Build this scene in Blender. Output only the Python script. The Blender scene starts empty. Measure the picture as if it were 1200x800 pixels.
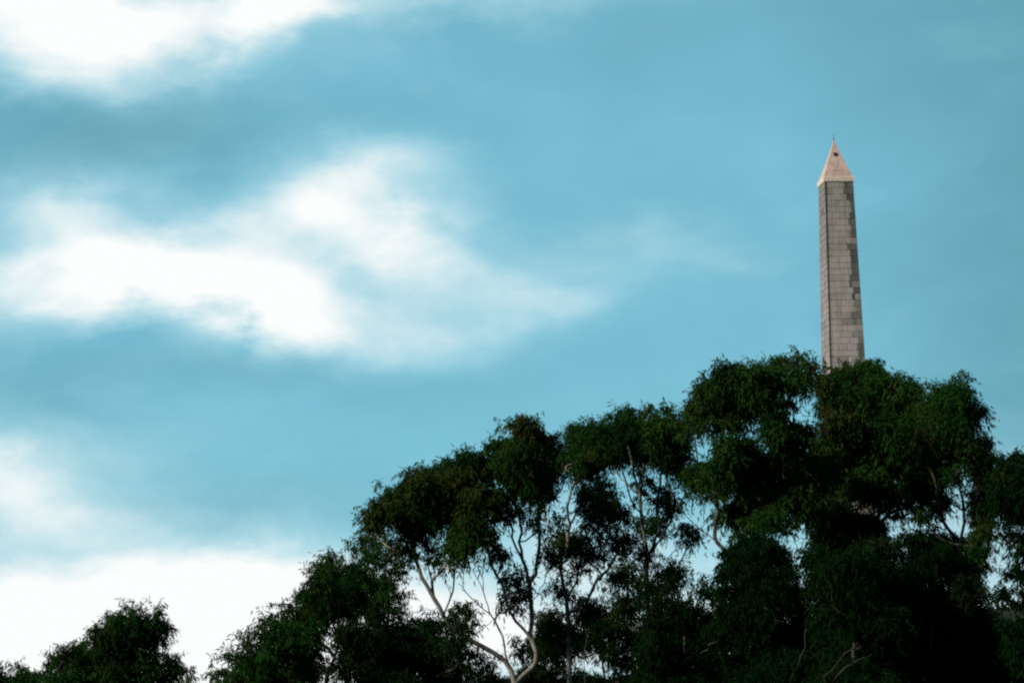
import bpy, math, random
import numpy as np
from mathutils import Vector, Matrix

R = math.radians
rng = np.random.default_rng(11)
random.seed(11)
C = bpy.context.scene.collection
scene = bpy.context.scene

# ------------------------------------------------------------------ camera
F = 4000.0                       # focal length in photo pixels (1200 wide)
PITCH, ROLL, CAMZ = R(9.0), R(1.6), 1.7
cam_d = bpy.data.cameras.new('camera')
cam = bpy.data.objects.new('camera', cam_d)
C.objects.link(cam)
rot = Matrix.Rotation(R(90) + PITCH, 4, 'X') @ Matrix.Rotation(-ROLL, 4, 'Z')
cam.matrix_world = Matrix.Translation((0, 0, CAMZ)) @ rot
cam_d.sensor_width = 36
cam_d.lens = 36 * F / 1200
cam_d.clip_start = 0.5
cam_d.clip_end = 12000
cam_d.dof.use_dof = True
cam_d.dof.focus_distance = 119
cam_d.dof.aperture_fstop = 2.8
scene.camera = cam
R3 = rot.to_3x3()


def ray(px, py):
    return (R3 @ Vector(((px - 600) / F, -(py - 400) / F, -1))).normalized()


def P(px, py, Y):
    d = ray(px, py)
    return np.array(d * (Y / d.y)) + np.array((0, 0, CAMZ))


def ground_z(x, y):
    h = 30 * math.exp(-((x - 80) / 130) ** 2 - ((y - 352) / 120) ** 2)
    h += 1.2 * math.sin(x * .021 + 1) * math.sin(y * .017) * min(1, max(0, (y - 40) / 60))
    return h


# ------------------------------------------------------------------ helpers
def mesh_obj(name, verts, faces, mat=None, parent=None, smooth=False):
    me = bpy.data.meshes.new(name)
    me.from_pydata([tuple(v) for v in verts], [], faces)
    if smooth:
        me.polygons.foreach_set('use_smooth', [True] * len(me.polygons))
    o = bpy.data.objects.new(name, me)
    C.objects.link(o)
    if mat:
        me.materials.append(mat)
    if parent:
        o.parent = parent
    me.update()
    return o


def thing(name, loc, label, cat, group=None):
    o = bpy.data.objects.new(name, None)
    o.location = loc
    o.empty_display_size = 0.5
    C.objects.link(o)
    o['label'] = label
    o['category'] = cat
    if group:
        o['group'] = group
    return o


def new_mat(name):
    m = bpy.data.materials.new(name)
    m.use_nodes = True
    nt = m.node_tree
    b = nt.nodes['Principled BSDF']
    return m, nt, b


def noise(nt, scale, detail=4, rough=.55, vec=None):
    n = nt.nodes.new('ShaderNodeTexNoise')
    n.inputs['Scale'].default_value = scale
    n.inputs['Detail'].default_value = detail
    n.inputs['Roughness'].default_value = rough
    if vec is not None:
        nt.links.new(vec, n.inputs['Vector'])
    return n


def ramp(nt, fac, stops):
    r = nt.nodes.new('ShaderNodeValToRGB')
    while len(r.color_ramp.elements) < len(stops):
        r.color_ramp.elements.new(.5)
    for e, (p, c) in zip(r.color_ramp.elements, stops):
        e.position = p
        e.color = (*c, 1)
    nt.links.new(fac, r.inputs['Fac'])
    return r


def mixc(nt, a, b, fac, mode='MIX'):
    m = nt.nodes.new('ShaderNodeMix')
    m.data_type = 'RGBA'
    m.blend_type = mode
    for s, v in ((m.inputs[0], fac), (m.inputs[6], a), (m.inputs[7], b)):
        if isinstance(v, (int, float)):
            s.default_value = v
        elif isinstance(v, tuple):
            s.default_value = (*v, 1)
        else:
            nt.links.new(v, s)
    return m.outputs[2]


# ------------------------------------------------------------------ materials
def leaf_material(name, dark, light, warm):
    m, nt, b = new_mat(name)
    at = nt.nodes.new('ShaderNodeAttribute')
    at.attribute_name = 'tone'
    sep = nt.nodes.new('ShaderNodeSeparateColor')
    nt.links.new(at.outputs['Color'], sep.inputs[0])
    c = mixc(nt, dark, light, sep.outputs[0])
    c = mixc(nt, c, warm, sep.outputs[1])
    nt.links.new(c, b.inputs['Base Color'])
    b.inputs['Roughness'].default_value = .7
    b.inputs['Specular IOR Level'].default_value = .03
    tr = nt.nodes.new('ShaderNodeBsdfTranslucent')
    nt.links.new(c, tr.inputs['Color'])
    mx = nt.nodes.new('ShaderNodeMixShader')
    mx.inputs[0].default_value = .32
    nt.links.new(b.outputs[0], mx.inputs[1])
    nt.links.new(tr.outputs[0], mx.inputs[2])
    nt.links.new(mx.outputs[0], nt.nodes['Material Output'].inputs['Surface'])
    return m


LEAF = leaf_material('gum_leaf', (.004, .025, .005), (.022, .074, .012), (.058, .046, .012))
LEAF_SHADED = leaf_material('shaded_gum_leaf', (.002, .015, .003), (.006, .030, .005), (.022, .022, .006))  # gum leaf copy with the low and edge trees' shade painted into its colour


def bark_material(name, pale, grey, brown):
    m, nt, b = new_mat(name)
    tc = nt.nodes.new('ShaderNodeTexCoord')
    mp = nt.nodes.new('ShaderNodeMapping')
    mp.inputs['Scale'].default_value = (1, 1, .35)
    nt.links.new(tc.outputs['Object'], mp.inputs['Vector'])
    n = noise(nt, 3.2, 5, .6, mp.outputs[0])
    r = ramp(nt, n.outputs['Fac'], [(.32, brown), (.47, grey), (.62, pale)])
    nt.links.new(r.outputs[0], b.inputs['Base Color'])
    b.inputs['Roughness'].default_value = .8
    b.inputs['Specular IOR Level'].default_value = .2
    n2 = noise(nt, 30, 4, .6, mp.outputs[0])
    bp = nt.nodes.new('ShaderNodeBump')
    bp.inputs['Strength'].default_value = .4
    bp.inputs['Distance'].default_value = .02
    nt.links.new(n2.outputs['Fac'], bp.inputs['Height'])
    nt.links.new(bp.outputs[0], b.inputs['Normal'])
    return m


BARK = bark_material('smooth_gum_bark', (.24, .24, .205), (.15, .145, .12), (.07, .06, .045))
BARK_D = bark_material('rough_gum_bark', (.075, .072, .062), (.042, .039, .033), (.025, .022, .018))


def ground_material():
    m, nt, b = new_mat('hillside_grass')
    tc = nt.nodes.new('ShaderNodeTexCoord')
    n = noise(nt, .08, 8, .6, tc.outputs['Object'])
    r = ramp(nt, n.outputs['Fac'], [(.3, (.012, .02, .008)), (.55, (.022, .032, .012)), (.75, (.04, .04, .02))])
    n2 = noise(nt, 3, 6, .7, tc.outputs['Object'])
    c = mixc(nt, r.outputs[0], n2.outputs['Color'], .35, 'MULTIPLY')
    nt.links.new(c, b.inputs['Base Color'])
    b.inputs['Roughness'].default_value = .95
    b.inputs['Specular IOR Level'].default_value = .1
    bp = nt.nodes.new('ShaderNodeBump')
    bp.inputs['Distance'].default_value = .2
    nt.links.new(n2.outputs['Fac'], bp.inputs['Height'])
    nt.links.new(bp.outputs[0], b.inputs['Normal'])
    return m


def stone_material(name, attr=True, base=(.36, .33, .3), rough=.85, mscale=.9):
    m, nt, b = new_mat(name)
    tc = nt.nodes.new('ShaderNodeTexCoord')
    n = noise(nt, mscale, 7, .62, tc.outputs['Object'])
    n2 = noise(nt, 9, 5, .6, tc.outputs['Object'])
    mp = nt.nodes.new('ShaderNodeMapping')
    mp.inputs['Scale'].default_value = (3.2, 3.2, .22)
    nt.links.new(tc.outputs['Object'], mp.inputs['Vector'])
    st = noise(nt, 1.0, 5, .6, mp.outputs[0])
    if attr:
        at = nt.nodes.new('ShaderNodeAttribute')
        at.attribute_name = 'tone'
        c = at.outputs['Color']
    else:
        c = base
    r = ramp(nt, n.outputs['Fac'], [(.3, (.72, .72, .72)), (.65, (1.08, 1.08, 1.08))])
    c = mixc(nt, c, r.outputs[0], .8, 'MULTIPLY')
    r2 = ramp(nt, n2.outputs['Fac'], [(.3, (.8, .8, .8)), (.7, (1.1, 1.1, 1.1))])
    c = mixc(nt, c, r2.outputs[0], .6, 'MULTIPLY')
    r3 = ramp(nt, st.outputs['Fac'], [(.36, (.66, .68, .64)), (.58, (1.05, 1.05, 1.05))])
    c = mixc(nt, c, r3.outputs[0], .55, 'MULTIPLY')
    nt.links.new(c, b.inputs['Base Color'])
    b.inputs['Roughness'].default_value = rough
    b.inputs['Specular IOR Level'].default_value = .25
    bp = nt.nodes.new('ShaderNodeBump')
    bp.inputs['Strength'].default_value = .5
    bp.inputs['Distance'].default_value = .03
    nt.links.new(n2.outputs['Fac'], bp.inputs['Height'])
    nt.links.new(bp.outputs[0], b.inputs['Normal'])
    return m


def plain(name, col, rough=.7, metal=0):
    m, nt, b = new_mat(name)
    tc = nt.nodes.new('ShaderNodeTexCoord')
    n = noise(nt, 6, 4, .6, tc.outputs['Object'])
    r = ramp(nt, n.outputs['Fac'], [(.3, tuple(x * .75 for x in col)), (.7, col)])
    nt.links.new(r.outputs[0], b.inputs['Base Color'])
    b.inputs['Roughness'].default_value = rough
    b.inputs['Metallic'].default_value = metal
    return m


# ------------------------------------------------------------------ ground
def make_ground():
    xs = np.unique(np.concatenate([np.linspace(-4000, -300, 20), np.linspace(-300, 400, 120), np.linspace(400, 4000, 20)]))
    ys = np.unique(np.concatenate([np.linspace(-2500, -60, 12), np.linspace(-60, 700, 130), np.linspace(700, 7000, 22)]))
    v, f = [], []
    for y in ys:
        for x in xs:
            v.append((x, y, ground_z(x, y) + (random.random() - .5) * .12 * (abs(x) < 400 and y > 20)))
    n = len(xs)
    for j in range(len(ys) - 1):
        for i in range(n - 1):
            a = j * n + i
            f.append((a, a + 1, a + 1 + n, a + n))
    o = mesh_obj('ground', v, f, ground_material(), smooth=True)
    o['kind'] = 'structure'


make_ground()

# ------------------------------------------------------------------ obelisk
OY = 350.0
PXM = OY / F / math.cos(PITCH)          # metres per photo pixel at the obelisk


def make_obelisk():
    top = P(979.3, 216.5, OY)               # centre of the shaft top
    gx = P(990, 440, OY)
    cx = top[0]
    gz = ground_z(cx, OY)
    root = thing('obelisk', (cx, OY, gz - .05),
                 'tall weathered grey stone obelisk with a paler pointed cap, standing behind the gum trees', 'obelisk')
    root.rotation_euler = (0, 0, R(12.6) - math.atan2(cx, OY))
    H = top[2] - (gz - .05)             # height of the shaft top above its base
    T = 41 * PXM / 1.19 / 2             # half side at the top
    slope = (50.5 - 41) * PXM / 1.19 / 2 / (210 * PXM)

    def half(z):
        return T + (H - z) * slope
    z0 = 3.2                            # plinth height
    # --- shaft of separate stone blocks over a mortar core
    verts, faces, cols = [], [], []

    def quad_block(face, za, zb, ua, ub, proud, col):
        # one ashlar block: front and four chamfered sides, u across the face in -1..1
        def pt(z, u, d):
            h = half(z)
            x, y = u * h, -(h + d)
            a = face * math.pi / 2
            return (x * math.cos(a) - y * math.sin(a), x * math.sin(a) + y * math.cos(a), z)
        g = .014
        ga = g / half(za)
        i = len(verts)
        o_ = [(za + g, ua + ga), (za + g, ub - ga), (zb - g, ub - ga), (zb - g, ua + ga)]
        c = .018
        cu = c / half(za)
        n_ = [(za + g + c, ua + ga + cu), (za + g + c, ub - ga - cu), (zb - g - c, ub - ga - cu), (zb - g - c, ua + ga + cu)]
        verts.extend([pt(z, u, -.05) for z, u in o_] + [pt(z, u, proud - .012) for z, u in o_] + [pt(z, u, proud) for z, u in n_])
        for k in range(4):
            l = (k + 1) % 4
            faces.append((i + k, i + l, i + 4 + l, i + 4 + k)); cols.append(col)
            faces.append((i + 4 + k, i + 4 + l, i + 8 + l, i + 8 + k)); cols.append(col)
        faces.append((i + 8, i + 9, i + 10, i + 11)); cols.append(col)

    ncourse = int(round((H - z0) / .66))
    ch = (H - z0) / ncourse
    wob = [0, 0, 0, 0]
    for j in range(ncourse):
        za, zb = z0 + j * ch, z0 + (j + 1) * ch
        fr = (za - z0) / (H - z0)
        for face in range(4):
            wob[face] += random.uniform(-.16, .16) - wob[face] * .3
            nb = random.choice((3, 3, 4))
            cuts = [-1] + sorted((-1 + 2 * (k + random.uniform(-.14, .14) + (.18 if j % 2 else -.18)) / nb) for k in range(1, nb)) + [1]
            # a narrow quoin stone next to the left corner as on the monument
            if face in (0,):
                cuts = [-1, -.80] + [c for c in cuts[1:-1] if c > -.62] + [1]
            # the weathered right part of the front
            if fr > .955:
                limit = .30 + random.uniform(-.12, .12)
            elif fr > .78:
                limit = .54 - .08 * math.sin(j * .6) + wob[face] * .4 + random.uniform(-.14, .14)
            else:
                limit = .52 + .10 * math.sin(j * .5) + random.uniform(-.16, .16)
            limit = min(limit, .93)
            if face == 0:
                k = [c for c in cuts if c < limit - .2]
                r_ = [limit] + ([limit + .17] if j % 2 and limit < .72 else []) + [c for c in cuts if c > limit + .45]
                cuts = k + r_
                if cuts[-1] < 1:
                    cuts.append(1)
            for a, b in zip(cuts[:-1], cuts[1:]):
                t = random.uniform(.90, 1.06)
                base = np.array((.435, .415, .40))
                grime = np.array((.30, .31, .28))
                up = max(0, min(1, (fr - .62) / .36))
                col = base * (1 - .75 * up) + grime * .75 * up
                if face == 0 and (a + b) / 2 > limit - .02:
                    pr = .92 if fr > .76 else .55
                    if random.random() < pr:
                        k_ = random.uniform(.45, 1.0) if fr < .78 else random.uniform(.75, 1.0)
                        col = col * (1 - k_) + np.array((.070, .085, .078)) * k_
                    else:
                        col = col * .82
                elif random.random() < .035:
                    col = col * .72
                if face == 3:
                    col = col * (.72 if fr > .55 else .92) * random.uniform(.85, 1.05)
                if face in (1, 2) and random.random() < .3:
                    col = col * random.uniform(.45, .8)
                col = col * t
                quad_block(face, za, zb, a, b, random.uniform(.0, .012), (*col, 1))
    # mortar core
    i = len(verts)
    for z in (z0, H):
        h = half(z) - .035
        verts.extend([(-h, -h, z), (h, -h, z), (h, h, z), (-h, h, z)])
    for k in range(4):
        l = (k + 1) % 4
        faces.append((i + k, i + l, i + 4 + l, i + 4 + k)); cols.append((.09, .085, .075, 1))
    sh = mesh_obj('shaft', verts, faces, stone_material('weathered_stone', True), root)
    ca = sh.data.color_attributes.new('tone', 'FLOAT_COLOR', 'CORNER')
    arr = []
    for p, c in zip(sh.data.polygons, cols):
        arr += list(c) * p.loop_total
    ca.data.foreach_set('color', arr)

    # --- cap: band, belt and pyramid, slightly wider than the shaft
    def rings(levels):
        v, f = [], []
        for z, h in levels:
            v += [(-h, -h, z), (h, -h, z), (h, h, z), (-h, h, z)]
        for r_ in range(len(levels) - 1):
            for k in range(4):
                l = (k + 1) % 4
                a = r_ * 4
                f.append((a + k, a + l, a + 4 + l, a + 4 + k))
        f.append((3, 2, 1, 0))
        n = len(v) - 4
        f.append((n, n + 1, n + 2, n + 3))
        return v, f
    pale = stone_material('pale_cap_stone', False, (.58, .455, .40), .8, 1.6)
    paler = stone_material('pale_band_stone', False, (.76, .66, .56), .8, 1.6)
    Tb = T + .075
    capH = 48 * PXM
    v, f = rings([(H + .004, Tb - .02), (H + .05, Tb + .01), (H + .50, Tb + .005), (H + .56, Tb - .03)])
    mesh_obj('cap_band', v, f, paler, root)
    b0 = H + .566
    pyr = [(b0, Tb - .07), (b0 + capH * .22, Tb * .735), (b0 + capH * .5, Tb * .44), (b0 + capH * .80, Tb * .17), (b0 + capH * .97, Tb * .045), (b0 + capH, .012)]
    v, f = rings(pyr)
    # faint raised joints of the cap courses
    cap = mesh_obj('cap', v, f, pale, root)
    jm = plain('joint_mortar', (.20, .17, .15), .9)

    def capr(z):
        for (z1, h1), (z2, h2) in zip(pyr[:-1], pyr[1:]):
            if z1 <= z <= z2:
                return h1 + (h2 - h1) * (z - z1) / (z2 - z1)
        return .01
    dark = plain('painted_hole_shade', (.012, .012, .012), .9)
    # round opening high in the cap: a collar closed by a disc, the hole's shade painted on
    zc = b0 + capH * .60
    hc = capr(zc)
    v, f = [], []
    n = 20
    for rr, d in ((.235, -.10), (.235, .035), (.215, .035), (.215, .012)):
        for k in range(n):
            a = 2 * math.pi * k / n
            z = zc + rr * math.sin(a)
            v.append((rr * math.cos(a) + .02, -(capr(zc) + d) - (capr(z) - hc) * 1.0, z))
    for r_ in range(3):
        for k in range(n):
            l = (k + 1) % n
            f.append((r_ * n + k, r_ * n + l, (r_ + 1) * n + l, (r_ + 1) * n + k))
    f.append(tuple(3 * n + k for k in range(n)))
    mesh_obj('air_vent', v, f, dark, cap)
    # shallow slot low on the cap
    zs = b0 + capH * .16
    v, f = [], []
    for (x, z) in ((-.55, zs - .03), (.45, zs - .03), (.45, zs + .03), (-.55, zs + .03)):
        v.append((x, -capr(z) - .012, z))
    for (x, z) in ((-.55, zs - .03), (.45, zs - .03), (.45, zs + .03), (-.55, zs + .03)):
        v.append((x, -capr(z) + .06, z))
    f = [(0, 1, 2, 3), (4, 5, 1, 0), (1, 5, 6, 2), (2, 6, 7, 3), (4, 0, 3, 7)]
    mesh_obj('drip_slot', v, f, jm, cap)
    # rod
    metal = plain('weathered_bronze', (.16, .12, .10), .5, .6)
    v, f = [], []
    zt = b0 + capH
    for z, rr in ((zt - .15, .075), (zt + .15, .05), (zt + .35, .03), (zt + .65, .012)):
        for k in range(8):
            a = k * math.pi / 4
            v.append((rr * math.cos(a), rr * math.sin(a), z))
    for r_ in range(3):
        for k in range(8):
            l = (k + 1) % 8
            f.append((r_ * 8 + k, r_ * 8 + l, r_ * 8 + 8 + l, r_ * 8 + 8 + k))
    f.append(tuple(24 + k for k in range(8)))
    mesh_obj('lightning_rod', v, f, metal, root)
    # conductor strap down the front's left corner
    v, f = [], []
    for z in (z0, H - .02):
        h = half(z)
        for (dx, dy) in ((-.0, .02), (.085, .02), (.085, -.055), (-.0, -.055)):
            v.append((-h * .97 + dx, -h + dy, z))
    for k in range(4):
        l = (k + 1) % 4
        f.append((k, l, 4 + l, 4 + k))
    f += [(3, 2, 1, 0), (4, 5, 6, 7)]
    mesh_obj('conductor_strap', v, f, plain('strap_metal', (.05, .046, .042), .7, .2), root)
    # plinth and steps
    stone = stone_material('plinth_stone', False, (.36, .33, .29))
    hb = half(z0)
    v, f = rings([(.7, hb + .9), (1.05, hb + .9), (1.15, hb + .62), (2.7, hb + .5), (2.8, hb + .72), (3.05, hb + .72), (z0 - .002, hb + .3)])
    mesh_obj('plinth', v, f, stone, root)
    for k in range(2):
        hh = hb + 1.5 + .6 * (1 - k)
        v, f = rings([(-.4 if k == 0 else .352, hh), (.35 + .346 * k, hh)])
        mesh_obj('step', v, f, stone, root)


make_obelisk()

# ------------------------------------------------------------------ trees
def leaf_cloud(puffs, tree_tone, lsc=1.0):
    """puffs: (centre, radius3, density, tone, warm) -> verts, tones of kite-shaped leaves on drooping sprigs"""
    VV, TT = [], []
    for (c, rad, dens, tone, warm) in puffs:
        vol = rad[0] * rad[2] * 3.14
        ns = max(4, int(vol * 108 * dens / lsc))
        d = rng.normal(size=(ns, 3))
        d[:, 2] = d[:, 2] + .25
        d /= np.linalg.norm(d, axis=1)[:, None]
        rr = rng.uniform(.12, 1.0, ns) ** .55
        start = c + d * rad * rr[:, None] * .86
        sd = d * .8 + rng.normal(size=(ns, 3)) * .45 + np.array((0, 0, .28))
        sd /= np.linalg.norm(sd, axis=1)[:, None]
        L = rng.uniform(.22, .55, ns) * (1 + .6 * (rng.random(ns) < .14))
        nl = 14
        t = np.linspace(.08, 1, nl)[None, :] + rng.uniform(-.04, .04, (ns, nl))
        pos = start[:, None, :] + sd[:, None, :] * (L[:, None] * t)[:, :, None]
        pos[:, :, 2] -= (L[:, None] * t ** 2) * rng.uniform(.25, .75, ns)[:, None]
        pos += rng.normal(size=pos.shape) * .035
        ld = sd[:, None, :] * .4 + rng.normal(size=pos.shape) * .42
        ld[:, :, 2] -= rng.uniform(.3, 1.7, (ns, nl))
        ld /= np.linalg.norm(ld, axis=2)[:, :, None]
        pos = pos.reshape(-1, 3)
        ld = ld.reshape(-1, 3)
        n = len(pos)
        ln = rng.uniform(.12, .25, n) * lsc
        w = ln * rng.uniform(.08, .125, n)
        q = rng.normal(size=(n, 3))
        side = np.cross(ld, q)
        side /= np.linalg.norm(side, axis=1)[:, None] + 1e-9
        nor = np.cross(ld, side)
        tip = pos + ld * ln[:, None] + nor * (ln * rng.uniform(-.2, .2, n))[:, None]
        mid = pos + ld * (ln * .42)[:, None]
        a = mid + side * w[:, None] + nor * (w * .35)[:, None]
        b = mid - side * w[:, None] + nor * (w * .35)[:, None]
        V = np.stack([pos, a, tip, b], axis=1)
        VV.append(V.reshape(-1, 3))
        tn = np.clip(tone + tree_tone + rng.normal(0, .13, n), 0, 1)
        wm = np.clip(warm * rng.uniform(.2, 1.3, n) + (rng.random(n) < .012) * .7, 0, 1)
        TT.append(np.stack([tn, wm, np.zeros(n), np.ones(n)], 1))
    return np.concatenate(VV), np.concatenate(TT)


def leaf_object(name, V, T, mat, parent, origin):
    n = len(V) // 4
    V = (V - origin).astype(np.float32)
    me = bpy.data.meshes.new(name)
    me.vertices.add(n * 4)
    me.vertices.foreach_set('co', V.ravel())
    me.loops.add(n * 4)
    me.loops.foreach_set('vertex_index', np.arange(n * 4, dtype=np.int32))
    me.polygons.add(n)
    me.polygons.foreach_set('loop_start', np.arange(0, n * 4, 4, dtype=np.int32))
    me.polygons.foreach_set('loop_total', np.full(n, 4, dtype=np.int32))
    me.update(calc_edges=True)
    ca = me.color_attributes.new('tone', 'FLOAT_COLOR', 'POINT')
    ca.data.foreach_set('color', np.repeat(T, 4, axis=0).astype(np.float32).ravel())
    me.materials.append(mat)
    o = bpy.data.objects.new(name, me)
    C.objects.link(o)
    o.parent = parent
    return o


class Wood:
    """a branching skeleton: nodes with parents, radii from the pipe model"""
    def __init__(self):
        self.p, self.par = [], []

    def add(self, p, par):
        self.p.append(np.array(p, float)); self.par.append(par)
        return len(self.p) - 1

    def path(self, pts, par, step=.35, jit=.04):
        """a wandering path through the points, hung on node par; returns the last node"""
        last = par
        if par is not None and par >= 0:
            pts = [self.p[par]] + [np.array(q, float) for q in pts]
        else:
            pts = [np.array(q, float) for q in pts]
            last = self.add(pts[0], -1)
        # Catmull-Rom
        ext = [2 * pts[0] - pts[1]] + pts + [2 * pts[-1] - pts[-2]]
        for i in range(1, len(ext) - 2):
            p0, p1, p2, p3 = ext[i - 1:i + 3]
            n = max(2, int(np.linalg.norm(p2 - p1) / step))
            for k in range(1, n + 1):
                t = k / n
                q = .5 * (2 * p1 + (p2 - p0) * t + (2 * p0 - 5 * p1 + 4 * p2 - p3) * t * t + (3 * p1 - p0 - 3 * p2 + p3) * t ** 3)
                if k < n:
                    q = q + rng.normal(0, jit, 3)
                last = self.add(q, last)
        return last

    def nearest(self, target, up=1.2, minz=None, fallback=0):
        A = np.array(self.p)
        d = target - A
        L = np.linalg.norm(d, axis=1)
        hor = np.linalg.norm(d[:, :2], axis=1)
        cost = L + np.where(d[:, 2] < hor * .45, (hor * .45 - d[:, 2]) * up, 0)
        if minz is not None:
            cost = cost + np.where(A[:, 2] < minz, 50, 0)
        return int(np.argmin(cost))

    def mesh(self, name, mat, parent, origin, tip=.008, k=3.0, sides=7, flare=.0):
        n = len(self.p)
        kids = [[] for _ in range(n)]
        for i, q in enumerate(self.par):
            if q >= 0:
                kids[q].append(i)
        r = np.zeros(n)
        for i in range(n - 1, -1, -1):
            if not kids[i]:
                r[i] = tip
            else:
                r[i] = sum(r[c] ** k for c in kids[i]) ** (1 / k) + .0006
        zr = P(600, 815, origin[1])[2]
        for i in range(n):
            r[i] *= 1 + 1.1 * min(1, max(0, (zr - self.p[i][2]) / 5.0)) * (r[i] > .04)
        V, Fc = [], []
        # chains
        starts = [(0, kids[0][0])] if kids[0] else []
        starts += [(0, c) for c in kids[0][1:]]
        while starts:
            a, b = starts.pop()
            chain = [a, b]
            while True:
                ks = kids[chain[-1]]
                if not ks:
                    break
                ks = sorted(ks, key=lambda c: -r[c])
                for c in ks[1:]:
                    starts.append((chain[-1], c))
                chain.append(ks[0])
            pts = [self.p[i] for i in chain]
            rad = [r[i] for i in chain]
            if a != 0:
                rad[0] = min(rad[0], rad[1] * 1.15)
            base = len(V)
            ref = np.array((.31, .95, .05))
            for i, q in enumerate(pts):
                d = pts[min(i + 1, len(pts) - 1)] - pts[max(i - 1, 0)]
                d = d / (np.linalg.norm(d) + 1e-9)
                s = np.cross(d, ref); s /= np.linalg.norm(s) + 1e-9
                u = np.cross(s, d)
                for m in range(sides):
                    an = 2 * math.pi * m / sides
                    V.append(q + (s * math.cos(an) + u * math.sin(an)) * rad[i] - origin)
            for i in range(len(pts) - 1):
                for m in range(sides):
                    l = (m + 1) % sides
                    Fc.append((base + i * sides + m, base + i * sides + l, base + (i + 1) * sides + l, base + (i + 1) * sides + m))
            Fc.append(tuple(base + (len(pts) - 1) * sides + m for m in range(sides)))
        return mesh_obj(name, V, Fc, mat, parent, smooth=True)


def gum_tree(Y, base_x, limbs, clumps, label, tone=0.0, warm=.15, dark=False, pale=False, leaf=1.0, group='gum trees on the hillside', dens=1.0):
    """limbs: list of (attach, [(px, py, dY), ...]); attach = None for a stem from the ground or
    an (px, py) near which the limb leaves the wood already made.  clumps: (px, py, rx, ry[, density[, dY]])"""
    s = Y / F / math.cos(PITCH)
    b = P(base_x, 1000, Y)
    gz = ground_z(b[0], Y)
    origin = np.array((b[0], Y, gz - .1))
    w = Wood()
    root0 = w.add(origin - np.array((0, 0, .3)), -1)
    w.add(origin + np.array((0, 0, .6)), 0)
    for at, pts in limbs:
        P3 = [P(x, y, Y + dy) for (x, y, dy) in pts]
        if at is None:
            first = P3[0]
            mid = (w.p[1] * .5 + first * .5) + rng.normal(0, .12, 3)
            w.path([mid] + P3, 1, .45, .025)
        else:
            t = P(at[0], at[1], Y)
            A = np.array(w.p)
            dd = np.abs(A[:, 0] - t[0]) + np.abs(A[:, 2] - t[2])
            w.path(P3, int(np.argmin(dd)), .3, .042)
    puffs = []
    cl = []
    for c in clumps:
        px, py, rx, ry = c[:4]
        de = c[4] if len(c) > 4 else 1.0
        dy = c[5] if len(c) > 5 else rng.uniform(-1.8, 1.8)
        cl.append((P(px, py, Y + dy), rx * s, ry * s, de))
    trunk_top = max(q[2] for q in w.p)
    cl.sort(key=lambda c: np.min(np.linalg.norm(np.array(w.p) - c[0], axis=1)))
    for c, rx, rz, de in cl:
        foot = c - np.array((0, 0, rz * .55))
        j = w.nearest(foot, minz=origin[2] + 2.5)
        a = w.p[j]
        v = foot - a
        L = np.linalg.norm(v)
        mid = a + v * .5 + np.array((0, 0, -.10 * L)) + rng.normal(0, .06 * L + .02, 3) * np.array((1, 1, .5))
        e = w.path([mid, foot] if L > .5 else [foot], j, .3, .02)
        hub = w.path([c + rng.normal(0, .08, 3)], e, .3, .02)
        ct = rng.normal(.42, .13)
        cw = max(0, rng.normal(warm, .14))
        ry_ = (rx + rz) / 2 * rng.uniform(.85, 1.25)
        nsub = max(7, int(17 * (rx * rz) ** .5 / .8))
        rad = np.array((rx, ry_, rz))
        lean = rng.normal(0, .16, 3) * rad
        for k in range(nsub):
            d = rng.normal(size=3)
            d[2] = d[2] * .9 + .15
            d /= np.linalg.norm(d)
            q = rng.uniform(.30, .96) if k % 6 else rng.uniform(1.0, 1.22)
            pc = c + d * rad * q + lean * (q > .6)
            sr = rng.uniform(.22, .44) if q < .98 else rng.uniform(.14, .24)
            pr = np.array((rx * sr * rng.uniform(.9, 1.35), ry_ * sr, rz * sr * rng.uniform(.75, 1.15))) + .05
            dd2 = de * dens * rng.uniform(.65, 1.35) * (1.15 if sr < .3 else 1.0)
            puffs.append((pc, pr, dd2, ct + rng.normal(0, .16) + .10 * d[2], cw * rng.uniform(.3, 1.8)))  # tone rises towards clump tops: light from above painted into the leaves
            if k % 2 == 0 or de < .7 or q > .98:
                src = e if rng.random() < .5 else hub
                m2 = (w.p[src] + pc) / 2 + rng.normal(0, .07, 3)
                w.path([m2, pc], src, .22, .02)
        if de > .75:
            puffs.append((c, rad * .6, .45 * de * dens, ct - .05, cw))
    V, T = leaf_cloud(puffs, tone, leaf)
    root = thing('gum_tree', tuple(origin), label, 'tree', group)
    w.mesh('trunk', BARK if pale else BARK_D, root, origin, tip=.011)
    leaf_object('crown', V, T, LEAF_SHADED if dark else LEAF, root, origin)
    return len(V) // 4


TREES = []
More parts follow.
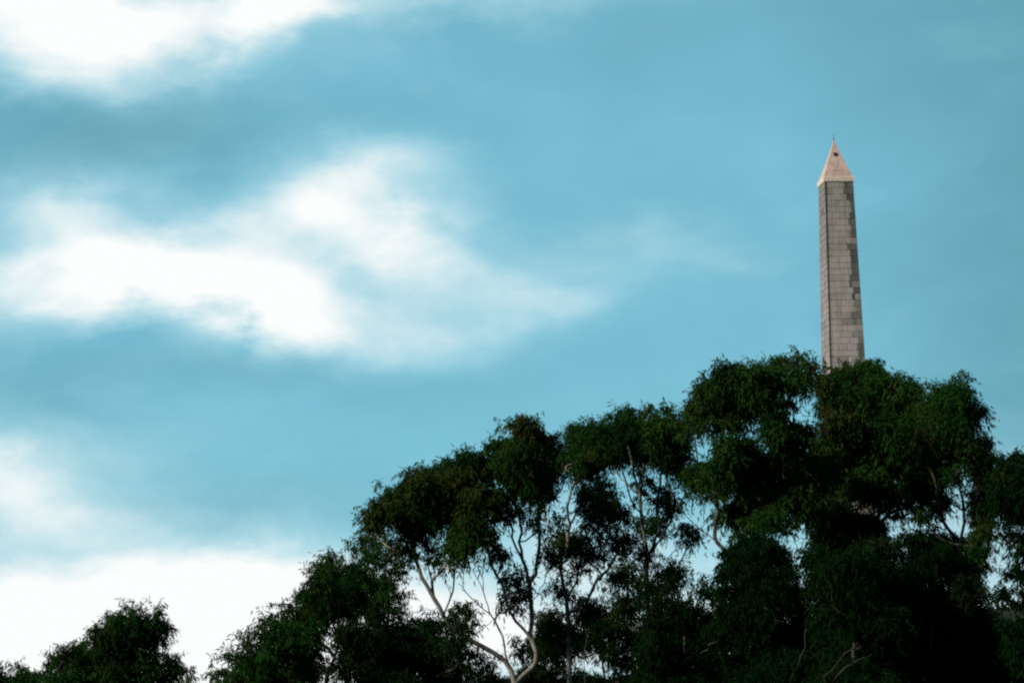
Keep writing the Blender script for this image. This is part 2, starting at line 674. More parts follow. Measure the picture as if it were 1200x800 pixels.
# tree with the bare forking pale limbs
TREES.append(dict(Y=118, base_x=606, limbs=[
    (None, [(612, 850, 0), (603, 800, 0), (592, 774, 0), (565, 757, -.3), (536, 741, -.5), (520, 722, -.6), (508, 700, -.7), (494, 676, -.8), (487, 655, -.8), (480, 620, -.9)]),
    ((508, 700), [(506, 680, -.6), (500, 655, -.5), (498, 630, -.4)]),
    ((522, 726), [(526, 705, .1), (524, 686, .3), (516, 662, .4), (510, 635, .5)]),
    ((525, 700), [(532, 680, .2), (538, 660, .3), (545, 640, .3)]),
    ((514, 716), [(507, 715, -.3), (499, 712, -.5)]),
    ((597, 782), [(592, 766, .4), (589, 745, .6), (580, 727, .8), (567, 714, .9), (552, 700, 1), (541, 690, 1.1), (537, 683, 1.1)]),
    ((570, 717), [(569, 702, 1), (564, 686, 1.1), (554, 668, 1.2), (547, 655, 1.2)]),
    ((563, 690), [(565, 672, 1.3), (568, 650, 1.4), (571, 630, 1.4)]),
    ((543, 692), [(543, 680, 1.1), (545, 665, 1.0), (544, 645, 1.0)]),
    ((578, 726), [(586, 712, .5), (590, 704, .3), (600, 698, .2)]),
    ((560, 752), [(561, 740, -.4), (570, 733, -.4), (577, 727, -.5)]),
    ((603, 800), [(628, 775, .5), (624, 752, .6), (612, 735, .6), (598, 717, .5), (592, 700, .4), (588, 682, .3), (577, 664, .2), (571, 645, 0), (566, 615, 0)]),
    ((625, 757), [(623, 730, .9), (622, 705, 1), (619, 680, 1), (612, 655, 1), (600, 630, 1), (596, 600, 1), (590, 570, 1)]),
    ((620, 690), [(628, 665, .5), (632, 640, .4), (631, 610, .3), (630, 585, .2)]),
    ((619, 680), [(608, 668, .3), (598, 655, .2), (590, 640, .2)]),
    ((612, 655), [(608, 635, .8), (609, 610, .7), (604, 590, .7)]),
    ((622, 705), [(632, 690, -.3), (640, 672, -.4), (644, 650, -.5), (641, 625, -.5)]),
    ((621, 720), [(609, 700, -.6), (603, 682, -.7), (604, 662, -.8), (598, 640, -.8)]),
    ((600, 630), [(590, 615, .4), (584, 600, .4), (578, 585, .4)]),
], clumps=[
    (468, 592, 27, 24), (448, 604, 18, 14), (489, 572, 24, 20), (508, 598, 28, 28), (488, 618, 27, 19), (432, 617, 12, 10, .6), (456, 578, 13, 11, .7),
    (536, 548, 19, 15), (530, 578, 25, 26), (545, 612, 26, 26), (538, 643, 19, 22), (560, 556, 22, 22), (573, 588, 22, 22),
    (588, 528, 20, 20), (565, 628, 20, 14), (610, 516, 24, 18), (632, 520, 20, 20), (641, 548, 18, 20), (624, 552, 24, 24), (634, 580, 17, 17),
    (603, 560, 18, 18), (508, 645, 16, 11, .6), (476, 640, 16, 10, .6), (600, 600, 15, 13, .5), (588, 655, 16, 18, .4), (607, 685, 18, 14, .7), (598, 706, 18, 10, .6), (628, 615, 12, 14, .4),
    (520, 660, 10, 8, .5), (552, 590, 18, 20, .8), (600, 540, 20, 24, .9), (662, 545, 10, 18, .6), (515, 570, 20, 16, .9), (622, 560, 20, 25), (545, 720, 14, 10, .45), (530, 728, 16, 12, .6)],
    label='tall gum with bare pale forking limbs against the white cloud', tone=.02, warm=.22, pale=True, leaf=1.05))
# narrow topped tree next to it
TREES.append(dict(Y=121, base_x=668, limbs=[
    (None, [(670, 850, 0), (667, 800, 0), (666, 750, 0), (664, 705, 0), (657, 668, 0), (648, 640, 0), (643, 612, 0), (645, 580, 0), (655, 560, 0)]),
    ((657, 668), [(664, 645, .5), (668, 615, .6), (667, 585, .6), (676, 560, .5), (684, 540, .5)]),
    ((668, 615), [(680, 590, -.3), (685, 570, -.4), (690, 550, -.5)]),
    ((666, 720), [(690, 700, .2), (699, 680, .3), (702, 655, .3), (712, 630, .4)]),
    ((699, 682), [(712, 668, -.5), (722, 650, -.6)]),
    ((645, 625), [(636, 600, .6), (632, 575, .6), (636, 550, .5)]),
    ((664, 705), [(676, 680, .9), (681, 655, 1.0), (678, 630, 1.0), (684, 605, 1.0), (694, 590, 1.0)]),
    ((657, 668), [(648, 655, -.6), (640, 640, -.7), (634, 622, -.8), (628, 600, -.8)]),
    ((681, 650), [(690, 632, .6), (700, 618, .6), (712, 608, .6)]),
], clumps=[
    (687, 513, 22, 19), (676, 526, 14, 17), (699, 528, 14, 18), (688, 541, 17, 17), (680, 557, 12, 10, .7), (654, 538, 9, 14, .5),
    (700, 578, 22, 17), (717, 604, 24, 17, .8), (690, 605, 14, 14, .5), (665, 637, 22, 16, .8), (650, 656, 16, 11, .7), (690, 648, 24, 18, .5), (722, 636, 22, 20, .5),
    (655, 690, 18, 14, .4), (676, 668, 16, 10, .4), (640, 725, 20, 14, .5), (682, 716, 24, 15, .7), (655, 738, 24, 18, .8), (655, 610, 10, 14, .4)],
    label='narrow gum with a small rounded top just right of the pale forking limbs', tone=-.04, warm=.12, pale=True, leaf=.9))
# domed crown with Y shaped branches under it
TREES.append(dict(Y=124, base_x=762, limbs=[
    (None, [(766, 850, 0), (763, 800, 0), (760, 740, 0), (758, 690, 0), (757, 650, 0), (752, 612, 0), (750, 590, 0), (748, 572, 0), (742, 552, 0), (738, 530, 0)]),
    ((752, 612), [(740, 602, -.4), (728, 592, -.5), (720, 576, -.6), (712, 560, -.7), (708, 545, -.7)]),
    ((748, 580), [(735, 566, .4), (722, 553, .5), (715, 540, .5)]),
    ((750, 592), [(752, 570, .6), (754, 550, .7), (756, 530, .7)]),
    ((752, 612), [(761, 600, -.2), (758, 586, -.3), (763, 568, -.3), (768, 545, -.3)]),
    ((757, 655), [(775, 630, .6), (788, 605, .8), (792, 585, .9), (785, 565, .9), (778, 550, .9)]),
    ((757, 640), [(745, 625, .9), (735, 612, 1.0), (722, 606, 1.1), (712, 596, 1.1)]),
    ((752, 605), [(744, 592, -.9), (737, 578, -1.), (733, 562, -1.), (728, 545, -1.)]),
    ((757, 650), [(768, 630, -1.), (772, 610, -1.1), (770, 590, -1.1), (774, 560, -1.1)]),
    ((758, 680), [(782, 655, -.4), (796, 640, -.5), (806, 620, -.5)]),
], clumps=[
    (735, 500, 23, 18), (757, 508, 26, 24), (722, 518, 18, 18), (745, 528, 26, 16), (788, 503, 16, 15), (798, 530, 22, 24), (775, 532, 22, 22),
    (762, 484, 14, 9, .6), (783, 486, 11, 10, .6), (722, 540, 12, 8, .6), (708, 520, 12, 20, .8), (770, 505, 18, 16), (800, 555, 15, 14, .7), (752, 560, 13, 12, .45), (780, 590, 17, 13), (768, 618, 16, 16, .7), (806, 632, 14, 14, .8), (752, 575, 9, 8, .4),
    (758, 648, 16, 13, .5), (735, 672, 22, 18, .6), (790, 672, 20, 16, .5), (768, 692, 22, 20, .7), (730, 715, 24, 20, .6)],
    label='gum with a dark domed crown on thin branches that fork like a Y', tone=-.06, warm=.05, pale=True, leaf=.95))
# big crown left of the obelisk
TREES.append(dict(Y=116, base_x=872, limbs=[
    (None, [(876, 850, 0), (872, 800, 0), (872, 740, 0), (870, 690, 0), (862, 665, 0), (850, 645, 0), (832, 628, 0), (812, 612, 0), (797, 594, 0), (786, 575, 0), (780, 560, .3)]),
    ((870, 690), [(885, 640, .8), (890, 590, 1), (878, 545, 1), (868, 500, 1), (855, 470, 1)]),
    ((888, 600), [(905, 560, .3), (905, 520, .2), (902, 490, 0), (912, 460, 0)]),
    ((842, 637), [(838, 620, .2), (842, 600, .2), (838, 582, .2)]),
    ((825, 622), [(824, 605, -.3), (828, 590, -.3)]),
    ((905, 540), [(922, 520, -.4), (929, 500, -.5), (929, 480, -.5), (934, 460, -.5), (936, 440, -.5)]),
    ((929, 498), [(934, 482, -.2), (942, 465, -.2), (945, 448, -.2)]),
    ((929, 500), [(920, 485, -.6), (916, 470, -.6)]),
], clumps=[
    (826, 456, 15, 15), (852, 443, 23, 17), (878, 448, 24, 20), (838, 478, 24, 20), (868, 476, 27, 23), (896, 468, 24, 26), (905, 438, 17, 14), (822, 480, 12, 14), (812, 500, 14, 14, .8), (845, 505, 14, 8, .6), (955, 428, 8, 10, .4),
    (933, 426, 11, 12, .8), (928, 448, 20, 17), (912, 425, 8, 7, .5), (908, 498, 18, 18), (862, 500, 12, 8, .6), (940, 508, 8, 6, .5), (880, 520, 8, 14, .6),
    (852, 530, 24, 20), (870, 556, 31, 26), (900, 552, 28, 26), (924, 524, 22, 20), (942, 548, 25, 26), (890, 586, 32, 22), (924, 582, 30, 20), (866, 600, 22, 17), (835, 556, 23, 20), (838, 582, 15, 11, .6),
    (908, 612, 20, 13, .8), (815, 560, 16, 18, .8), (875, 625, 18, 14, .8)],
    label='broad gum crown in two tiers just left of the obelisk', tone=.14, warm=.10, leaf=1.1))
# crown in front of the obelisk
TREES.append(dict(Y=122, base_x=985, limbs=[
    (None, [(990, 850, 0), (985, 800, 0), (984, 740, 0), (992, 700, 0), (1004, 668, 0), (1016, 640, 0), (1026, 616, 0), (1032, 590, 0), (1036, 560, 0), (1030, 520, 0), (1022, 480, 0)]),
    ((1024, 620), [(1042, 602, -.3), (1056, 597, -.3), (1070, 597, -.4), (1076, 590, -.4)]),
    ((984, 760), [(968, 720, .5), (950, 690, .5), (940, 660, .5), (932, 635, .6), (925, 610, .6), (928, 580, .6)]),
    ((950, 690), [(960, 660, .3), (972, 645, .3), (980, 620, .3)]),
    ((1032, 590), [(1005, 560, .4), (990, 520, .4), (985, 480, .4)]),
    ((1034, 570), [(1055, 545, .4), (1062, 510, .4), (1055, 480, .4)]),
], clumps=[
    (972, 445, 14, 10), (988, 445, 22, 14), (1015, 444, 26, 17), (1042, 450, 22, 20), (958, 448, 9, 10, .6), (974, 470, 22, 20), (1006, 470, 30, 24), (1042, 478, 24, 22), (1068, 458, 9, 14, .6), (1062, 478, 14, 24, .9), (1076, 492, 14, 20, .9),
    (978, 492, 18, 10), (984, 512, 18, 14), (972, 512, 16, 12), (1000, 504, 22, 12), (1030, 504, 24, 14), (1000, 528, 30, 22), (1035, 538, 32, 24), (966, 538, 26, 19), (970, 568, 28, 24), (1013, 572, 30, 22), (1058, 515, 24, 22), (1068, 548, 24, 24),
    (1052, 575, 22, 13, .8), (966, 598, 26, 18), (1000, 606, 26, 20, .8), (970, 630, 22, 22), (995, 640, 26, 20), (1008, 625, 20, 16), (1080, 580, 12, 16, .6), (1058, 602, 16, 8, .45), (1042, 590, 10, 10, .4)],
    label='rounded gum crown directly in front of the foot of the obelisk', tone=.10, warm=.05, leaf=1.15))
# right hand crown
TREES.append(dict(Y=118, base_x=1118, limbs=[
    (None, [(1122, 850, 0), (1120, 790, 0), (1122, 730, 0), (1118, 680, 0), (1124, 640, 0), (1130, 612, 0), (1128, 585, 0), (1118, 555, 0), (1112, 520, 0), (1115, 490, 0)]),
    ((1128, 600), [(1142, 575, .3), (1150, 550, .4), (1148, 520, .4)]),
    ((1124, 645), [(1105, 610, .5), (1098, 580, .5), (1090, 540, .5)]),
    ((1120, 700), [(1148, 665, .2), (1160, 630, .2), (1162, 595, .2)]),
], clumps=[
    (1080, 510, 16, 24), (1166, 560, 8, 26, .8), (1104, 463, 20, 17), (1128, 463, 18, 16), (1092, 486, 22, 22), (1120, 490, 26, 24), (1143, 485, 12, 16, .6), (1150, 522, 13, 20, .8), (1108, 518, 26, 24), (1134, 530, 20, 20), (1092, 520, 18, 24),
    (1154, 552, 13, 24), (1160, 585, 11, 26), (1152, 605, 13, 22), (1098, 560, 20, 22), (1078, 572, 18, 18), (1104, 588, 13, 16, .9), (1140, 585, 8, 12, .5), (1148, 632, 14, 20), (1138, 660, 18, 22), (1110, 636, 20, 12), (1122, 552, 10, 8, .7), (1082, 608, 10, 8, .6), (1090, 640, 22, 16),
    (1095, 600, 9, 9, .6), (1152, 650, 8, 14, .6)],
    label='leaning gum crown to the right of the obelisk, sloping down to the right', tone=-.06, warm=.04, leaf=1.0))
# tree at the right edge
TREES.append(dict(Y=108, base_x=1222, limbs=[
    (None, [(1224, 850, 0), (1218, 780, 0), (1214, 720, 0), (1212, 660, 0), (1214, 610, 0), (1210, 570, 0)]),
    ((1212, 665), [(1196, 640, .2), (1188, 615, .2), (1184, 590, .2)]),
    ((1215, 725), [(1197, 700, .2), (1188, 680, .2)]),
], clumps=[
    (1190, 542, 17, 12), (1178, 560, 13, 17), (1198, 568, 22, 22), (1184, 588, 18, 18), (1206, 600, 18, 20), (1176, 602, 9, 13, .7), (1225, 550, 26, 24), (1245, 585, 30, 34), (1230, 640, 30, 34), (1182, 628, 8, 12, .6), (1200, 640, 8, 14, .3),
    (1192, 672, 9, 16, .9), (1212, 705, 12, 20), (1240, 700, 34, 30), (1180, 700, 7, 9, .3), (1235, 760, 34, 34), (1200, 740, 20, 16)],
    label='dark gum cut off by the right edge of the picture', tone=-.12, warm=.0, dark=True, leaf=1.2))
# lower left tree with a sloping shoulder
TREES.append(dict(Y=112, base_x=372, limbs=[
    (None, [(376, 870, 0), (380, 810, 0), (392, 770, 0), (400, 735, 0), (406, 708, 0), (402, 690, 0)]),
    ((395, 765), [(370, 745, .3), (350, 735, .3), (325, 745, .3)]),
    ((380, 812), [(345, 785, -.3), (315, 770, -.3), (290, 768, -.3)]),
], clumps=[
    (396, 674, 25, 16), (374, 686, 17, 16), (395, 698, 27, 22), (417, 690, 18, 20), (366, 710, 22, 17), (390, 720, 22, 13), (346, 730, 20, 15, .8), (352, 748, 24, 20), (338, 715, 11, 9, .5), (322, 738, 10, 8, .5),
    (322, 756, 22, 17), (296, 742, 13, 9, .45), (290, 758, 11, 12, .4), (336, 775, 30, 20), (304, 780, 24, 18), (272, 770, 14, 7, .6), (262, 788, 14, 9, .4), (362, 782, 16, 16), (290, 805, 40, 14), (350, 810, 40, 20), (380, 705, 15, 20), (316, 728, 8, 7, .5),
    (252, 800, 12, 8, .5)],
    label='low gum whose crown slopes down to the left beside the open white sky', tone=0, warm=.10))
# wispy one behind it
TREES.append(dict(Y=127, base_x=455, limbs=[
    (None, [(458, 870, 0), (455, 800, 0), (454, 740, 0), (453, 700, 0), (452, 675, 0), (447, 655, 0), (445, 640, 0)]),
    ((453, 685), [(458, 670, .2), (466, 655, .2), (470, 640, .2)]),
    ((453, 705), [(440, 690, .2), (432, 670, .2)]),
], clumps=[
    (432, 632, 15, 12, .7), (440, 655, 16, 13, .7), (428, 672, 11, 12, .7), (456, 640, 12, 9, .45), (470, 672, 12, 12, .5), (464, 655, 11, 10, .45), (445, 690, 20, 16, .65), (466, 700, 12, 12, .4), (438, 712, 22, 14, .8), (462, 718, 14, 12, .6)],
    label='wispy thin gum with sparse leaves showing sky, left of the pale limbs', tone=.06, warm=.10))
# bushy one in front of the pale limbs
TREES.append(dict(Y=110, base_x=490, limbs=[
    (None, [(494, 880, 0), (490, 820, 0), (484, 785, 0), (478, 755, 0)]),
    ((490, 820), [(520, 790, .2), (535, 765, .2)]),
    ((490, 820), [(445, 790, .2), (430, 760, .2)]),
], clumps=[
    (424, 745, 26, 18), (452, 748, 26, 20), (430, 772, 28, 20), (484, 742, 24, 18, .8), (512, 732, 18, 13, .7), (505, 755, 24, 18, .8), (532, 752, 18, 14, .7), (538, 775, 24, 16, .7), (478, 772, 30, 20), (400, 788, 16, 16, .8), (506, 785, 26, 18, .8), (560, 790, 18, 12, .7),
    (530, 800, 24, 14, .8), (450, 802, 40, 18), (580, 800, 14, 8, .5), (544, 738, 10, 8, .5), (408, 765, 13, 12, .8), (570, 778, 9, 7, .5)],
    label='bushy low gum in front of the pale forking limbs at the lower edge', tone=0, warm=.12, dark=True))
# lower left round tree
TREES.append(dict(Y=126, base_x=142, limbs=[
    (None, [(142, 900, 0), (140, 840, 0), (144, 790, 0), (150, 750, 0)]),
    ((140, 840), [(110, 800, .2), (90, 780, .2)]),
    ((142, 830), [(175, 790, .2), (200, 780, .2)]),
], clumps=[
    (152, 716, 14, 8, .6), (134, 730, 18, 10, .8), (160, 732, 20, 12, .9), (183, 722, 9, 10, .5), (140, 748, 28, 16), (172, 748, 22, 18), (118, 745, 13, 11, .8), (186, 748, 10, 16, .7), (76, 762, 13, 8, .6), (92, 758, 8, 7, .5), (98, 772, 24, 16), (74, 778, 18, 14), (130, 776, 32, 20),
    (165, 774, 24, 16), (198, 772, 14, 10, .6), (208, 784, 14, 10, .6), (222, 796, 10, 10, .5), (180, 795, 26, 16, .7), (130, 800, 40, 18), (80, 800, 30, 14), (60, 795, 12, 9, .7)],
    label='round bushy tree alone against the white cloud at the lower left', tone=.0, warm=.02, group='bushy trees at the lower left'))
TREES.append(dict(Y=134, base_x=20, limbs=[
    (None, [(20, 900, 0), (22, 850, 0), (24, 810, 0)]),
], clumps=[
    (26, 786, 13, 7, .8), (6, 793, 12, 9, .8), (40, 795, 12, 7, .7), (20, 806, 30, 12), (-12, 800, 18, 12), (22, 830, 40, 18), (-2, 783, 5, 4, .5)],
    label='small treetop just showing in the lower left corner', tone=.05, warm=.0, group='bushy trees at the lower left'))
# the dark lower mass
TREES.append(dict(Y=126, base_x=690, limbs=[
    (None, [(690, 880, 0), (688, 820, 0), (684, 770, 0), (690, 735, 0)]),
], clumps=[
    (700, 738, 26, 20, .9), (672, 752, 24, 16, .9), (735, 752, 24, 20, .65), (706, 768, 26, 12, .45), (650, 770, 22, 16, .8), (740, 782, 24, 12, .55), (625, 762, 16, 16, .7), (630, 790, 30, 14), (680, 802, 44, 12), (740, 806, 40, 12), (600, 805, 22, 12), (612, 770, 10, 14, .6)],
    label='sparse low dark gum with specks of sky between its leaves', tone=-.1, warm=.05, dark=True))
TREES.append(dict(Y=114, base_x=800, limbs=[
    (None, [(804, 880, 0), (802, 830, 0), (806, 780, 0), (800, 730, 0)]),
    ((806, 785), [(830, 755, -2.5), (845, 748, -2.6)]),
], clumps=[
    (772, 730, 24, 26, .75), (800, 715, 20, 17, .5), (826, 690, 14, 14, .35), (822, 726, 22, 18, .7), (795, 755, 32, 24), (765, 770, 28, 22), (832, 760, 28, 24), (790, 795, 40, 20), (835, 800, 34, 20), (845, 702, 12, 12, .5), (780, 690, 12, 12, .4)],
    label='dark low gum below the thin forked branches near the bottom', tone=-.05, warm=.0, dark=True))
TREES.append(dict(Y=112, base_x=905, limbs=[
    (None, [(908, 880, 0), (905, 830, 0), (900, 780, 0), (895, 720, 0)]),
    ((905, 830), [(935, 780, -2.2), (945, 735, -2.4)]),
], clumps=[
    (872, 650, 24, 20), (900, 648, 24, 18), (868, 678, 24, 22), (900, 682, 28, 26), (885, 712, 34, 26), (922, 668, 12, 18, .8), (925, 705, 26, 20), (862, 745, 30, 24), (905, 748, 34, 26), (945, 735, 28, 22), (880, 785, 40, 24), (930, 780, 36, 24), (852, 715, 16, 20), (890, 815, 60, 18)],
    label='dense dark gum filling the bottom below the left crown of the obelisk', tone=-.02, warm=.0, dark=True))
TREES.append(dict(Y=109, base_x=1000, limbs=[
    (None, [(1000, 880, 0), (998, 830, 0), (1000, 780, 0), (1005, 720, 0)]),
    ((998, 830), [(975, 800, -2.4), (990, 782, -2.6), (1012, 770, -2.6), (1020, 766, -2.6)]),
    ((998, 830), [(968, 805, -2.6), (975, 785, -2.8), (990, 765, -2.8), (1005, 752, -2.8)]),
], clumps=[
    (975, 665, 26, 20), (1010, 662, 26, 18), (968, 690, 22, 22), (995, 692, 30, 24), (1032, 645, 24, 16), (1040, 672, 28, 20), (975, 725, 30, 24), (1015, 728, 34, 26), (1050, 705, 28, 22), (985, 765, 30, 22), (1030, 768, 32, 24), (1000, 802, 50, 22), (1050, 740, 26, 20), (1030, 700, 30, 24)],
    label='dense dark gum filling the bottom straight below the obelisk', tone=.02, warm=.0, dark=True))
TREES.append(dict(Y=111, base_x=1095, limbs=[
    (None, [(1098, 880, 0), (1095, 830, 0), (1092, 780, 0), (1090, 720, 0)]),
    ((1095, 830), [(1130, 780, .4), (1145, 740, .4)]),
], clumps=[
    (1065, 635, 18, 13, .8), (1075, 665, 26, 22), (1108, 668, 26, 24), (1135, 690, 16, 20), (1080, 700, 30, 26), (1115, 712, 30, 26), (1070, 745, 32, 26), (1110, 752, 34, 26), (1140, 745, 22, 22), (1075, 790, 40, 26), (1125, 792, 40, 26), (1152, 765, 20, 24), (1145, 715, 10, 13, .7)],
    label='dense dark gum at the bottom right below the sloping right crown', tone=-.08, warm=.0, dark=True))
TREES.append(dict(Y=136, base_x=1175, limbs=[
    (None, [(1178, 900, 0), (1175, 850, 0), (1178, 800, 0), (1180, 760, 0)]),
], clumps=[
    (1165, 748, 22, 17), (1190, 744, 20, 14), (1182, 752, 26, 18), (1204, 742, 22, 14), (1215, 752, 22, 20), (1170, 785, 30, 26), (1205, 790, 34, 28), (1240, 770, 30, 30), (1172, 708, 9, 14, .35), (1160, 730, 12, 12, .6)],
    label='low dark tree in the bottom right corner behind the edge tree', tone=-.1, warm=.0, dark=True))

nleaf = 0
for t in TREES:
    nleaf += gum_tree(**t)
print('leaves', nleaf)

# ------------------------------------------------------------------ light
SUN_AZ, SUN_EL = R(-122), R(28)       # azimuth from +Y, negative = to the left
sd = Vector((math.sin(SUN_AZ) * math.cos(SUN_EL), math.cos(SUN_AZ) * math.cos(SUN_EL), math.sin(SUN_EL)))
sl = bpy.data.lights.new('sun', 'SUN')
sl.energy = 4.8
sl.angle = R(3)
sl.color = (1.0, .87, .77)
so = bpy.data.objects.new('sun', sl)
so.rotation_euler = sd.to_track_quat('Z', 'Y').to_euler()
so.location = (0, 0, 60)
C.objects.link(so)

world = bpy.data.worlds.new('World')
scene.world = world
world.use_nodes = True
nt = world.node_tree
bg = nt.nodes['Background']
STR = .1
bg.inputs['Strength'].default_value = STR
sky = nt.nodes.new('ShaderNodeTexSky')
sky.sky_type = 'NISHITA'
sky.sun_disc = False
sky.sun_elevation = SUN_EL
sky.sun_rotation = SUN_AZ
sky.air_density = 1.0
sky.dust_density = .6
sky.ozone_density = 2.0


def M(op, a, b=None, clamp=False):
    n = nt.nodes.new('ShaderNodeMath')
    n.operation = op
    n.use_clamp = clamp
    for i, v in enumerate((a, b)):
        if v is None:
            continue
        if isinstance(v, (int, float)):
            n.inputs[i].default_value = v
        else:
            nt.links.new(v, n.inputs[i])
    return n.outputs[0]


tc = nt.nodes.new('ShaderNodeTexCoord')
sp = nt.nodes.new('ShaderNodeSeparateXYZ')
nt.links.new(tc.outputs['Generated'], sp.inputs[0])
az = M('MULTIPLY', M('ARCTAN2', sp.outputs[0], sp.outputs[1]), 180 / math.pi)
el = M('MULTIPLY', M('ARCSINE', sp.outputs[2]), 180 / math.pi)
comb = nt.nodes.new('ShaderNodeCombineXYZ')
nt.links.new(az, comb.inputs[0])
nt.links.new(el, comb.inputs[1])


def wnoise(scale, detail, rough, dist=0, off=0.):
    mp = nt.nodes.new('ShaderNodeMapping')
    mp.inputs['Location'].default_value = (off, off * .7, 0)
    mp.inputs['Scale'].default_value = (1, 1.0, 1.9)
    nt.links.new(tc.outputs['Generated'], mp.inputs['Vector'])
    n = noise(nt, scale, detail, rough, mp.outputs[0])
    n.inputs['Distortion'].default_value = dist
    return n


# billowing distortion of the sky coordinates, in degrees
def warp(vec, n, amt):
    s = nt.nodes.new('ShaderNodeVectorMath'); s.operation = 'SUBTRACT'
    nt.links.new(n.outputs['Color'], s.inputs[0]); s.inputs[1].default_value = (.5, .5, .5)
    k = nt.nodes.new('ShaderNodeVectorMath'); k.operation = 'SCALE'
    nt.links.new(s.outputs[0], k.inputs[0]); k.inputs['Scale'].default_value = amt
    a = nt.nodes.new('ShaderNodeVectorMath'); a.operation = 'ADD'
    nt.links.new(vec, a.inputs[0]); nt.links.new(k.outputs[0], a.inputs[1])
    fl = nt.nodes.new('ShaderNodeVectorMath'); fl.operation = 'MULTIPLY'
    nt.links.new(a.outputs[0], fl.inputs[0]); fl.inputs[1].default_value = (1, 1, 0)
    return fl.outputs[0]


uv = warp(comb.outputs[0], wnoise(18, 7, .54), 2.3)
DEG = 180 / math.pi / F


def blobs(lst):
    tot = None
    for (px, py, sx, sy, rt, amp) in lst:
        d = ray(px, py)
        a0, e0 = math.degrees(math.atan2(d.x, d.y)), math.degrees(math.asin(d.z))
        mp = nt.nodes.new('ShaderNodeMapping')
        mp.vector_type = 'TEXTURE'
        mp.inputs['Location'].default_value = (a0, e0, 0)
        mp.inputs['Rotation'].default_value = (0, 0, R(-rt))
        mp.inputs['Scale'].default_value = (sx * DEG, sy * DEG, 1)
        nt.links.new(uv, mp.inputs['Vector'])
        dt = nt.nodes.new('ShaderNodeVectorMath'); dt.operation = 'DOT_PRODUCT'
        nt.links.new(mp.outputs[0], dt.inputs[0]); nt.links.new(mp.outputs[0], dt.inputs[1])
        e = M('EXPONENT', M('MULTIPLY', dt.outputs['Value'], -1))
        v = M('MULTIPLY', e, amp)
        tot = v if tot is None else M('ADD', tot, v)
    return tot


# rt: positive = falls to the right
white = blobs([
    (30, -12, 190, 66, 0, 1.35), (190, 22, 140, 44, -4, .95), (320, 25, 85, 36, -25, .7), (400, 5, 100, 24, 0, .4), (560, -10, 170, 24, 0, .4), (110, 75, 160, 34, 0, .35),
    (190, 325, 150, 54, 4, 1.3), (320, 360, 95, 50, 12, .85), (50, 335, 100, 40, 0, .6), (60, 252, 70, 26, 0, .34), (230, 260, 150, 40, 0, .2),
    (365, 225, 85, 40, -10, .72), (455, 262, 100, 48, 20, .72), (320, 285, 150, 56, 0, .36), (520, 328, 130, 54, 5, .42), (435, 335, 55, 36, 0, -.14), (260, 225, 110, 18, -6, -.08), (300, 400, 26, 22, 0, -.45), (120, 400, 60, 18, 0, -.2), (580, 290, 40, 16, 20, -.15), (640, 338, 75, 30, 0, .42),
    (430, 375, 120, 36, 0, .36), (720, 275, 100, 34, -5, .30), (840, 300, 80, 24, 5, .2), (480, 192, 60, 26, 10, .26),
    (-5, 530, 90, 52, 0, .70), (40, 575, 140, 60, 0, .55), (90, 625, 150, 36, 0, .34),
    (60, 745, 340, 84, 0, 1.3), (330, 735, 200, 74, -4, 1.1), (600, 750, 180, 90, -5, .85), (830, 740, 220, 130, 0, .55), (1120, 720, 170, 140, 0, .60)])
dark = blobs([
    (110, 140, 210, 50, 0, .8), (60, 200, 150, 40, -10, .5), (330, 140, 200, 45, -8, .25), (300, 605, 300, 40, 0, .35), (300, 440, 260, 42, 0, .4),
    (1320, 150, 300, 420, 0, .95), (1100, -60, 360, 150, 0, .4), (1290, 480, 240, 260, 0, .4), (700, 60, 260, 60, -6, .22), (760, 420, 260, 40, 0, .10), (560, 200, 60, 60, 20, .15), (30, 430, 110, 30, 0, .2)])
fine = M('SUBTRACT', wnoise(30, 8, .56, .4, 3.).outputs['Fac'], .5)
soft = M('SUBTRACT', wnoise(9, 4, .5, .2, 7.).outputs['Fac'], .5)
mid = M('SUBTRACT', wnoise(19, 5, .55, .4, 11.).outputs['Fac'], .48)
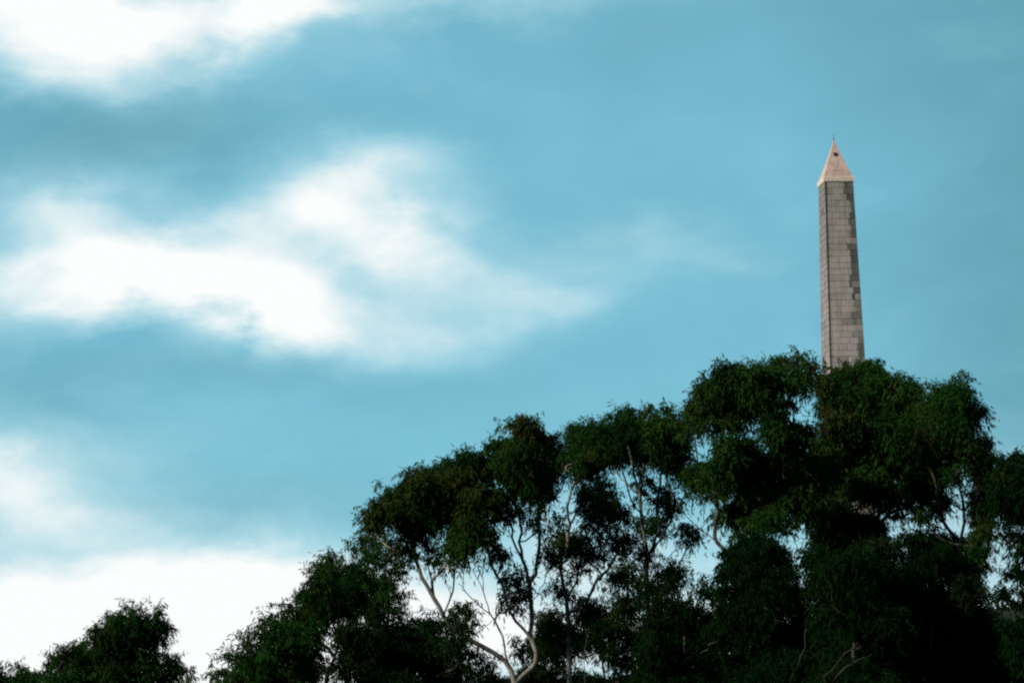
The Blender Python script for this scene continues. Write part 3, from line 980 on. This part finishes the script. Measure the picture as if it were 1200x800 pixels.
# beyond the pictured part of the sky: broken cloud of the same kind
inq = M('EXPONENT', M('MULTIPLY', M('ADD', M('POWER', M('ABSOLUTE', M('DIVIDE', az, 11.)), 2.), M('POWER', M('ABSOLUTE', M('DIVIDE', M('SUBTRACT', el, 9.), 8.5)), 2.)), -1))
outm = M('SUBTRACT', 1, inq, True)
broken = M('MULTIPLY', M('MULTIPLY', M('SUBTRACT', wnoise(3.2, 7, .55, .2, 1.).outputs['Fac'], .47), 3.0, True), outm)
amt = M('ADD', M('MULTIPLY', broken, .75), M('ADD', white, M('ADD', M('MULTIPLY', fine, M('ADD', M('MULTIPLY', white, .72), .08)), M('ADD', M('MULTIPLY', soft, .16), M('MULTIPLY', mid, M('ADD', M('MULTIPLY', white, 1.1), .26))))))
cl = nt.nodes.new('ShaderNodeMapRange')
cl.interpolation_type = 'LINEAR'
cl.inputs['From Min'].default_value = .02
cl.inputs['From Max'].default_value = 1.25
nt.links.new(amt, cl.inputs['Value'])
TINT = (.60, 1.0, 1.0)
tint = mixc(nt, sky.outputs[0], TINT, 1.0, 'MULTIPLY')
K = 1 / STR
base = mixc(nt, tint, (.215 * K, .565 * K, .71 * K), .75)
gray = mixc(nt, base, (.13 * K, .37 * K, .47 * K), M('ADD', dark, M('ADD', M('MULTIPLY', soft, .7), M('MULTIPLY', mid, -.7)), True))
cc = ramp(nt, amt, [(0, (.58, .86, .92)), (.45, (.72, .93, .96)), (.85, (.93, 1, .99)), (1, (.97, 1, .99))])
ccs = nt.nodes.new('ShaderNodeVectorMath'); ccs.operation = 'SCALE'
nt.links.new(cc.outputs[0], ccs.inputs[0]); ccs.inputs['Scale'].default_value = 1.0 * K
final = mixc(nt, gray, ccs.outputs[0], cl.outputs[0])
# added dimming of the unseen sky behind the camera, so trees get less light
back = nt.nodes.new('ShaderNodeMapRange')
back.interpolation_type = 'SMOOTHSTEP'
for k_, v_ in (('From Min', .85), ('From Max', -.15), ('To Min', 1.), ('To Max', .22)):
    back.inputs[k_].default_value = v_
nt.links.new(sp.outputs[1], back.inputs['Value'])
dim_sky = nt.nodes.new('ShaderNodeVectorMath'); dim_sky.operation = 'SCALE'
nt.links.new(final, dim_sky.inputs[0]); nt.links.new(back.outputs[0], dim_sky.inputs['Scale'])
nt.links.new(dim_sky.outputs[0], bg.inputs['Color'])
world.cycles.sampling_method = 'MANUAL'
world.cycles.sample_map_resolution = 512

# ------------------------------------------------------------------ render settings
scene.view_settings.view_transform = 'Standard'
scene.view_settings.look = 'None'
scene.view_settings.exposure = 0
scene.view_settings.gamma = 1
scene.render.engine = 'CYCLES'
scene.cycles.max_bounces = 4
scene.cycles.diffuse_bounces = 2
scene.cycles.glossy_bounces = 2
scene.cycles.transmission_bounces = 2
scene.cycles.filter_width = 2.3
scene.cycles.use_denoising = False
